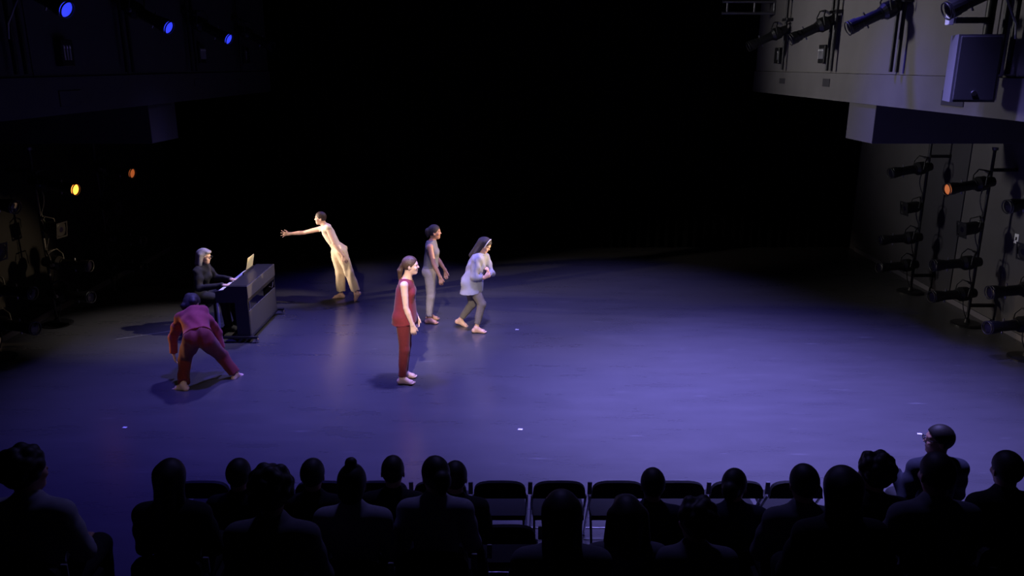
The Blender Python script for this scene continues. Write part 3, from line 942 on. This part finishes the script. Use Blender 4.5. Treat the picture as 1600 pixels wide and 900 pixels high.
def clothes3(G, J, root, base, s, h):
    trousers(G, J, root, base, s, h, C_GREY3, .010, .82)
    hem = P(738, 456, 12.0)
    ps = grow(G['torso'], .022)
    d = nrm(J['hip'] - J['neck'])
    ps += [cap(lerp(J['neck'], J['hip'], .45), hem + V(-.02, 0, -.04), .135, .185, .06, (V(0, 1, 0), 1.12))]
    for S in 'LR':
        el, wr = J['el' + S], J['wr' + S]
        e = lerp(el, wr, .86)
        ps += grow(G['uarm' + S], .020, k=.035) + [cap(el, wr, .056, .045, .03, clip=[(e, wr - el)])]
    ps += [cap(J['neck'] - J['upv'] * .02, J['neck'] + J['upv'] * .045 + V(.02, 0, 0), .075, .068, .02, clip=[(J['neck'] + J['upv'] * .03 + V(.02, 0, 0), J['upv'])])]
    sdf_mesh('shirt', ps, h, C_BLUEGREY, root, base, cuts=[(hem, V(.10, 0, -1))], fold=0.0080, ffreq=42, fdir=(.8, .8, .4))
    # headband
    f, l, u = frame_head(J['f'], J['u']); c = J['head']
    pts = [c + f * .030 + l * math.cos(t) * .092 + u * (.02 + math.sin(t) * .110) for t in np.linspace(-.25, PI + .25, 22)]
    MB().tube([p - base for p in pts], .008, 6).build('headband', mat('pale_headband', (.6, .58, .6), .6), root)
person('person', J, .97, 'hunched barefoot dancer in a loose blue-grey shirt, hands drawn together at the chest', SKIN_LIGHT, H_BLACK, 'long', clothes3, base=(-.5, 12.0, 0))

# ---------------------------------------------------------------- 4: reaching dancer in beige
J = dict(hip=P(529, 391, 13.70), neck=P(507, 352.5, 13.70), head=P(500.5, 341, 13.70), lat=V(0, -1, 0), f=V(-.98, -.18, -.02), u=V(-.05, 0, 1))
J.update(shL=P(512.5, 357, 13.54), elL=P(522, 380, 13.47), wrL=P(536, 399.5, 13.47), hdL=V(.4, 0, -.9), pnL=V(-.3, 1, 0), thL=V(-.8, 0, -.3), curlL=.35,
         shR=P(500.5, 357.5, 13.86), elR=P(475, 363.5, 13.9), wrR=P(452.5, 365.3, 13.84), hdR=V(-1, -.2, -.0), pnR=V(-.1, -.85, .2), thR=V(0, -.1, 1), curlR=.12, spread=.62, spread_side='R',
         hiL=P(533, 394, 13.60), knL=P(546, 426, 13.58), anL=P(556.5, 458.5, 13.62), toeL=V(-.55, 0, -.80), fupL=V(-.8, 0, .55),
         hiR=P(526, 393, 13.80), knR=P(531, 426, 13.80), anR=P(533, 459.5, 13.82), toeR=V(-1, -.12, -.04))
def clothes4(G, J, root, base, s, h):
    trousers(G, J, root, base, s, h, C_SAND, .014, .84, flare=.030, top=.34, fold=0.0096, name='wide_trousers')
    ps = grow(G['torso'], .010)
    ps += [cap(J['neck'] - J['upv'] * .05, J['sh' + S], .052, .058, .04) for S in 'LR']
    c = J['neck'] + J['upv'] * .0
    sdf_mesh('vest_top', ps, h, C_BEIGE, root, base, cuts=[(c, nrm(J['upv'] * .8 + J['fr'] * .25)), (lerp(J['hip'], J['neck'], .22), -J['upv'])], fold=0.0064, ffreq=50, fdir=(.4, .5, 1))
person('person', J, .93, 'barefoot dancer in pale beige leaning forward with one arm stretched out', SKIN_LIGHT, H_BROWN, 'crop', clothes4, h=.006, female=False, base=(-3.1, 13.7, 0))

# ---------------------------------------------------------------- 5: bent-over dancer in wine red, seen from behind
J = dict(hip=P(310, 529, 9.74), neck=P(302, 486, 10.12), head=P(301, 474, 10.26), lat=V(-1, 0, 0), f=V(.1, .45, -.9), u=V(-.05, .85, .45))
J.update(shL=P(282, 498, 10.06), elL=P(270.5, 528, 10.06), wrL=P(271.5, 553, 10.02), hdL=V(.05, .05, -1), pnL=V(.8, .4, 0), thL=V(.3, .8, 0), curlL=.4,
         shR=P(324, 501, 10.06), elR=P(339, 521, 10.16), wrR=P(346.5, 545, 10.16), hdR=V(.1, .1, -1), pnR=V(-.8, .4, 0), thR=V(-.3, .8, 0), curlR=.4,
         hiL=P(299, 534, 9.74), knL=P(288, 562, 9.98), anL=P(287, 601.5, 9.60), toeL=V(-.93, .35, -.05),
         hiR=P(322, 533, 9.74), knR=P(347, 556, 10.02), anR=P(368, 585, 10.02), toeR=V(.35, .9, -.1))
def clothes5(G, J, root, base, s, h):
    trousers(G, J, root, base, s, h, C_MAROON2, .022, .92, flare=.012, top=.3, fold=0.0080)
    ps = grow(G['torso'], .028)
    ps += [cap(lerp(J['hip'], J['neck'], .55), lerp(J['hip'], J['neck'], .04), .15, .155, .05, (V(1, 0, 0), 1.12))]
    for S in 'LR':
        el, wr = J['el' + S], J['wr' + S]
        e = lerp(el, wr, .95)
        ps += grow(G['uarm' + S], .026, k=.035) + [cap(el, wr, .062, .050, .03, clip=[(e, wr - el)])]
    sdf_mesh('loose_shirt', ps, h, C_WINE, root, base, cuts=[(lerp(J['hip'], J['neck'], .10), -J['upv']), (J['neck'] + J['upv'] * .01, J['upv'])], fold=0.0080, ffreq=36, fdir=(1, .5, .4))
person('person', J, 1.0, 'dancer in a loose wine-red shirt bent over with legs wide apart, back to the audience', SKIN_PALE, H_BLACK, 'mop', clothes5, base=(-4.05, 9.8, 0))

# ---------------------------------------------------------------- 6: pianist
J = dict(hip=V(-4.97, 12.08, .58), neck=V(-4.87, 12.08, 1.05), head=V(-4.83, 12.07, 1.20), lat=V(0, 1, 0), f=V(.97, -.12, -.14), u=V(.1, 0, 1))
J.update(shR=V(-4.90, 11.91, 1.00), elR=V(-4.86, 11.82, .75), wrR=P(351, 445.5, 11.78), hdR=V(1, .1, .0), pnR=V(0, 0, -1), thR=V(0, 1, 0), curlR=.25,
         shL=V(-4.90, 12.25, 1.00), elL=V(-4.80, 12.36, .78), wrL=P(362.5, 436.5, 12.06), hdL=V(1, .05, .0), pnL=V(0, 0, -1), thL=V(0, -1, 0), curlL=.25,
         hiR=V(-4.95, 11.99, .56), knR=V(-4.55, 11.96, .53), anR=V(-4.52, 11.95, .10), toeR=V(1, -.05, -.05),
         hiL=V(-4.95, 12.17, .56), knL=V(-4.55, 12.20, .53), anL=V(-4.46, 12.21, .10), toeL=V(1, .05, -.05))
def clothes6(G, J, root, base, s, h):
    trousers(G, J, root, base, s, h, C_BLACK, .016, .95, top=.3)
    ps = grow(G['torso'], .020)
    for S in 'LR':
        el, wr = J['el' + S], J['wr' + S]
        e = lerp(el, wr, .93)
        ps += grow(G['uarm' + S], .018, k=.035) + [cap(el, wr, .054, .042, .03, clip=[(e, wr - el)])]
    ps += [cap(J['neck'] - J['upv'] * .03, J['neck'] + J['upv'] * .07, .072, .062, .03)]
    sdf_mesh('sweater', ps, h, C_BLACK, root, base, cuts=[(lerp(J['hip'], J['neck'], -.04), -J['upv'])], fold=0.0064, ffreq=45, fdir=(.6, .5, .6))
    for S in 'LR':
        sdf_mesh('shoe', grow(G['foot' + S][:4], .010), h, C_BLACK, root, base)
    f, l, u = frame_head(J['f'], J['u']); c = J['head']
    gl = MB()
    for sg in (1, -1):
        ring = [c + f * .103 + l * (.033 * sg + .024 * math.cos(t)) + u * (.002 + .019 * math.sin(t)) - base for t in np.linspace(0, 2 * PI, 17)[:-1]]
        gl.tube(ring, .003, 5, closed=True)
        gl.tube([c + f * .1 + l * .058 * sg + u * .005 - base, c - f * .01 + l * .084 * sg + u * .005 - base], .003, 5)
    gl.tube([c + f * .105 + l * .01 - base, c + f * .105 - l * .01 - base], .003, 5)
    gl.build('glasses', M_BMETAL, root)
person('person', J, .97, 'pianist with grey bobbed hair and black sweater playing at the keyboard', SKIN_PALE, H_GREY, 'bob', clothes6, base=(-4.97, 12.08, .49))

# ================================================================== PIANO, BENCH, MUSIC
pr = empty('digital_piano', (-4.2, 12.12, 0), label='black stage piano on a wheeled frame, its back to the right', cat='piano')
Y0, Y1 = -.68, .72          # near and far ends, local; x: -.3 front (player) ... +.22 back
def pp(name, mb, m, parent=pr): return mb.build(name, m, parent)
# casework: the two end cheeks carry the keyboard console
for y in (Y0, Y1 - .03):
    pp('end_cheek', MB().prism([(-.28, .63), (.20, .63), (.20, .885), (-.08, .885), (-.15, .83), (-.28, .805)], 'y', y, y + .03), M_PIANO)
    pp('end_panel', MB().box((.0, y, .10), (.20, y + .03, .63), .003), M_PIANO)
    lg = pp('front_leg', MB().box((-.275, y, .09), (-.25, y + .025, .63), .004), mat('pale_leg_paint', (.6, .6, .62), .4))
pp('keybed', MB().box((-.28, Y0 + .03, .63), (.20, Y1 - .03, .72), .004), M_PIANO)
pp('top_lid', MB().prism([(-.09, .72), (.20, .72), (.20, .89), (-.08, .89), (-.09, .84)], 'y', Y0 + .03, Y1 - .03), M_PIANO)
pp('upper_back_panel', MB().box((.20, Y0, .69), (.214, Y1, .885), .003), M_PIANOBACK)
pp('lower_back_panel', MB().box((.19, Y0 + .03, .10), (.204, Y1 - .03, .49), .003), M_PIANOBACK)
wk, bk = MB(), MB()
nk = 52
kw = (Y1 - Y0 - .10) / nk
for i in range(nk):
    y = Y0 + .05 + i * kw
    wk.box((-.265, y + .0008, .73), (-.10, y + kw - .0008, .792))
    if i % 7 not in (2, 6) and i < nk - 1:
        bk.box((-.20, y + kw - .006, .78), (-.10, y + kw + .006, .806))
tag(pp('white_keys', wk, M_KEYS), kind='stuff')
tag(pp('black_keys', bk, M_PIANO), kind='stuff')
pp('music_rest', MB().box((-.06, -.05, .89), (-.045, .48, .93), .003), M_PIANO)
ped = pp('pedal_unit', MB().box((-.05, -.12, .08), (.1, .12, .16), .01), M_BMETAL)
for y in (-.06, 0, .06):
    MB().box((-.16, y - .012, .10), (-.05, y + .012, .115), .004).build('pedal', M_CHROME, ped)
dol = pp('wheeled_frame', MB().box((-.31, Y0 - .05, .07), (.31, Y0 + .01, .10), .004).box((-.31, Y1 - .01, .07), (.31, Y1 + .05, .10), .004).box((.17, Y0, .07), (.22, Y1, .10), .004), M_BMETAL)
for x in (-.29, .29):
    for y in (Y0 - .02, Y1 + .02):
        c = MB().lathe([(-.018, .034), (-.012, .036), (.012, .036), (.018, .034)], 'y', 14, (x, y, .036)).build('caster', M_CHROME, pr)
        MB().box((x - .012, y - .026, .03), (x + .012, y + .026, .075), .003).build('caster_fork', M_GREYMETAL, c)
pp('cable', MB().tube([(.21, .35, .6), (.24, .42, .56), (.23, .5, .58), (.22, .55, .62)], .008, 6), M_BMETAL)

# sheet of music on the rest
o = MB().prism([(-.058, .935), (-.012, 1.13), (-.008, 1.129), (-.053, .934)], 'y', .12, .44).build('sheet_music', M_PAPER)
o.location = (-4.2, 12.12, 0)
tag(o, 'cream sheet of music standing on the piano, glowing in the light', 'sheet music')

# bench
br = empty('piano_bench', (-4.99, 12.08, 0), label='black piano bench under the pianist', cat='bench')
MB().box((-.17, -.32, .41), (.17, .32, .475), .02).build('cushion', M_BLACKPAD, br)
MB().box((-.15, -.30, .36), (.15, .30, .41), .005).build('apron', M_PIANO, br)
for x in (-.13, .13):
    for y in (-.27, .27):
        MB().box((x - .018, y - .018, 0), (x + .018, y + .018, .36), .004).build('leg', M_PIANO, br)

# ================================================================== AUDIENCE
def make_chair():
    r = empty('folding_chair', (0, 0, 0))
    # padded back: curved top, seen from behind
    top, bot, wt, wb = .80, .655, .215, .222
    poly = [(-wb, bot), (wb, bot)]
    for i in range(15):
        q = PI * i / 14
        c, sn = math.cos(q), math.sin(q)
        poly.append((wt * math.copysign(abs(c) ** .55, c), bot + .03 + (top - bot - .03) * sn ** .62))
    MB().prism(poly, 'y', -.235, -.195).build('backrest', M_BLACKPAD, r)
    MB().prism([(-.21, -.2), (.21, -.2), (.22, -.1), (.205, .2), (.17, .22), (-.17, .22), (-.205, .2), (-.22, -.1)], 'z', .43, .475).build('seat', M_BLACKPAD, r)
    for s in (-1, 1):
        MB().tube([(s * .225, .25, .0), (s * .225, .08, .28), (s * .225, -.08, .5), (s * .222, -.195, .66)], .011, 8).build('leg', M_GREYMETAL, r)
        MB().tube([(s * .20, -.27, .0), (s * .20, -.02, .40)], .011, 8).build('leg', M_GREYMETAL, r)
    MB().tube([(-.225, .2, .1), (.225, .2, .1)], .008, 6).build('crossbar', M_GREYMETAL, r)
    MB().tube([(-.20, -.22, .08), (.20, -.22, .08)], .008, 6).build('crossbar', M_GREYMETAL, r)
    MB().box((.232, -.23, .69), (.268, -.215, .80), .003).build('linking_bracket', mat('slate_bracket', (.35, .35, .4), .4), r)
    return r
CH0 = make_chair()
KIDS[CH0.name] = list(CH0.children)
ch_used = [False]
def chair(x, y, z, rz, label, group):
    o = CH0 if not ch_used[0] else copy_tree(CH0)
    ch_used[0] = True
    o.location = (x, y, z)
    o.rotation_euler = (0, 0, rz)
    tag(o, label, 'chair', group)
    return o

# front row, empty seats
ROW1 = 6.03
def x_at(px, y, z):
    D = y * CT + (CAM_H - z) * ST
    return (px - 800) / F_PX * D
FRONT = {316: 'empty black folding chair at the left end of the front row', 409: 'front row folding chair, second from the left end',
         502: 'front row folding chair, third from the left end', 595: 'front row folding chair, fourth from the left end',
         688: 'front row folding chair, just left of the clearly empty chairs',
         781: 'clearly empty black folding chair, leftmost of the bare front row backrests', 874: 'clearly empty black folding chair, second of the bare front row backrests',
         966: 'empty black folding chair, third of the bare front row backrests', 1060: 'empty black folding chair, fourth of the bare front row backrests',
         1152: 'front row folding chair, second from the right end of the empty row', 1245: 'front row folding chair at the right end of the empty row'}
for px, lab in FRONT.items():
    chair(x_at(px, 5.82, .8), ROW1, 0, 0, lab, 'front row folding chairs')
r2 = chair(x_at(792, 5.17, .8), 5.17 + .215, 0, 0, 'empty folding chair in the second row, behind the bare front chairs', 'second row folding chairs')

# seated bodies: a few poses, shared by the spectators
def seated_joints(lean=0.0, head_f=(0, 1, -.12), head_dx=0.0):
    J = dict(hip=V(0, -.04, .55))
    t = V(0, math.sin(lean), math.cos(lean))
    J['neck'] = J['hip'] + t * .50
    J['head'] = J['neck'] + V(head_dx, .03, .165)
    J.update(lat=V(-1, 0, 0), f=V(*head_f), u=V(0, .08, 1))
    for S, sg in (('L', -1), ('R', 1)):
        sh = J['neck'] + V(.165 * sg, -.015, 0) - t * .055
        J['sh' + S] = sh
        J['el' + S] = sh + V(.06 * sg, .06, -.27)
        J['wr' + S] = V(.09 * sg, .27, .62)
        J['hd' + S] = V(-.4 * sg, .9, -.1)
        J['pn' + S] = V(0, 0, -1)
        J['th' + S] = V(-sg, 0, .1)
        J['hi' + S] = V(.09 * sg, -.02, .54)
        J['kn' + S] = V(.10 * sg, .38, .52)
        J['an' + S] = V(.10 * sg, .36, .09)
        J['toe' + S] = V(.1 * sg, 1, -.04)
    return J

AUD_H = .011
C_AUD = [mat('audience_%s_cloth' % n, c, .9, noise=.1, nscale=20) for n, c in
         (('black', (.012, .012, .014)), ('navy', (.025, .028, .05)), ('grey', (.14, .14, .16)), ('pale', (.34, .34, .40)), ('brown', (.05, .035, .028)))]
BODY = {}
def aud_proto(key, J, width=1.0):
    store = {}
    def cl(G, J, root, base, s, h):
        store['trousers'] = trousers(G, J, root, base, s, h, C_AUD[0], .014, .95, top=.3)
        ps = grow(G['torso'], .020)
        for S in 'LR':
            el, wr = J['el' + S], J['wr' + S]
            ps += grow(G['uarm' + S], .020, k=.035) + [cap(el, wr, .056, .044, .03, clip=[(lerp(el, wr, .93), wr - el)])]
        ps += [cap(J['neck'] - J['upv'] * .04, J['neck'] + J['upv'] * .025, .075, .068, .03)]
        store['top'] = sdf_mesh('top', ps, h, C_AUD[0], root, base, cuts=[(J['hip'] - J['upv'] * .03, -J['upv'])], fold=0.0048)
        for S in 'LR':
            sdf_mesh('shoe', grow(G['foot' + S][:4], .010), h, C_BLACK, root, base)
    root, G = person('person', J, 1.0, None, SKIN_ROSY, H_DARK, 'short', cl, h=AUD_H, base=(0, 0, 0), face=True, width=width)
    BODY[key] = (root, J)
    return root

aud_proto('upright', seated_joints(.02))
aud_proto('lean', seated_joints(.22))
aud_proto('left', seated_joints(.04, (-.45, .9, -.1)))
aud_proto('right', seated_joints(.04, (.5, .87, -.05)))
JR = seated_joints(.10, (-.97, .25, .0))
JR['wrL'] = V(-.29, .10, .93); JR['elL'] = V(-.25, -.06, .76); JR['hdL'] = V(-1, .2, .1); JR['curlL'] = .6
aud_proto('profile', JR)
HAIR = {}
def hair_mesh(key, style):
    if (key, style) not in HAIR:
        J = BODY[key][1]
        o = sdf_mesh('hair', hair_prims(J['head'], J['f'], J['u'], 1.0, style), .009, H_DARK, None)
        HAIR[(key, style)] = o.data
        bpy.data.objects.remove(o)
    return HAIR[(key, style)]

bu = set()
def spectator(px, top, row, key, style, cloth, label, yaw=0.0, scale=1.0):
    zf = {1: 0, 2: 0, 3: .4, 4: .8}[row]
    root0, J = BODY[key]
    extra = {'afro': .02, 'curly': .02, 'topknot': .055, 'bun': .01}.get(style, .012)
    hz = (J['head'][2] + .12 + extra) * scale
    a = PITCH + math.atan((top - 450) / F_PX)
    d = (CAM_H - zf - hz) / math.tan(a)             # how far away the head is
    x = x_at(px, d, zf + hz)
    y = d - J['head'][1] * scale
    if key in bu:
        o = copy_tree(root0)
    else:
        o = root0; bu.add(key)
    o.location = (x, y, zf)
    o.rotation_euler = (0, 0, math.radians(yaw))
    o.scale = (scale,) * 3
    tag(o, label, 'person', 'seated audience')
    SPECS.append((o, key, style, cloth))
    cy = y - .0
    chair(x, cy + .015, zf, math.radians(yaw), 'folding chair under the ' + label, 'chairs under the audience')
    return o
SPECS = []
for k in BODY:
    KIDS[BODY[k][0].name] = list(BODY[k][0].children)
    for c in BODY[k][0].children: KIDS[c.name] = list(c.children)

A = [
 (35, 700, 4, 'right', 'curly', 3, 'pale-shouldered spectator at the far left of the audience'),
 (263, 719, 3, 'upright', 'long', 0, 'long-haired spectator at the left, beside the first front row chair'),
 (371, 717, 2, 'upright', 'short', 0, 'short-haired spectator just left of the low curly-haired one'),
 (421, 731, 4, 'lean', 'curly', 2, 'curly-haired spectator at the left, lower than both neighbours'),
 (487, 717, 2, 'upright', 'short', 0, 'smooth-haired spectator just left of the one with a topknot'),
 (548, 716, 3, 'upright', 'topknot', 3, 'spectator with hair in a topknot and a pale top'),
 (613, 712, 2, 'upright', 'crop', 0, 'close-cropped spectator just right of the one with a topknot'),
 (679, 714, 3, 'left', 'bun', 3, 'pale-shouldered spectator with a small bun, near the empty chairs'),
 (711, 721, 2, 'upright', 'short', 0, 'spectator half hidden right behind the one with a small bun'),
 (878, 769, 4, 'lean', 'long', 2, 'low long-haired spectator in front of the second bare chair'),
 (981, 777, 3, 'upright', 'bob', 2, 'low bob-haired spectator in front of the third bare chair'),
 (1021, 732, 2, 'upright', 'short', 1, 'round-headed spectator between the third and fourth bare chairs'),
 (1089, 781, 3, 'left', 'afro', 2, 'low bushy-haired spectator in front of the fourth bare chair'),
 (1150, 733, 2, 'right', 'bun', 1, 'spectator with a side bun, just right of the empty chairs'),
 (1259, 726, 3, 'upright', 'short', 2, 'short-haired spectator just right of the one with a side bun'),
 (1320, 731, 4, 'upright', 'long', 0, 'wide-haired spectator at the centre of the right-hand audience'),
 (1369, 709, 3, 'left', 'curly', 0, 'curly-haired spectator left of the one in glasses'),
 (1470, 664, 1, 'profile', 'short', 1, 'spectator in glasses turned to the left, head highest of all'),
 (1469, 707, 4, 'upright', 'crop', 2, 'spectator in a grey top directly below the one in glasses'),
 (1578, 705, 3, 'upright', 'short', 0, 'spectator at the far right edge of the audience'),
]
for px, top, row, key, style, cl, lab in A:
    spectator(px, top, row, key, style, cl, lab)
for o, key, style, cl in SPECS:
    for c in o.children:
        b = c.name.split('.')[0]
        if b == 'hair':
            c.data = hair_mesh(key, style)
        if b == 'top':
            c.material_slots[0].link = 'OBJECT'
            c.material_slots[0].material = C_AUD[cl]
    if key == 'profile':
        J = BODY[key][1]
        f, l, u = frame_head(J['f'], J['u']); c = J['head']
        gl = MB()
        for sg in (1, -1):
            gl.tube([c + f * .103 + l * (.033 * sg + .024 * math.cos(t)) + u * (.002 + .019 * math.sin(t)) for t in np.linspace(0, 2 * PI, 17)[:-1]], .003, 5, closed=True)
            gl.tube([c + f * .1 + l * .058 * sg + u * .005, c - f * .01 + l * .084 * sg + u * .005], .003, 5)
        gl.build('glasses', M_BMETAL, o)
        pw = o.matrix_basis @ Vector(J['wrL'] + nrm(J['hdL']) * .12)
        po = MB().prism([(-.07, -.09), (.06, -.1), (.075, .08), (-.06, .1)], 'z', -.001, .001).build('paper_programme', M_WHITE)
        po.location = pw + Vector((-.03, 0, .012)); po.rotation_euler = (.25, .1, .2)
        tag(po, 'small white programme held by the spectator in glasses', 'paper')
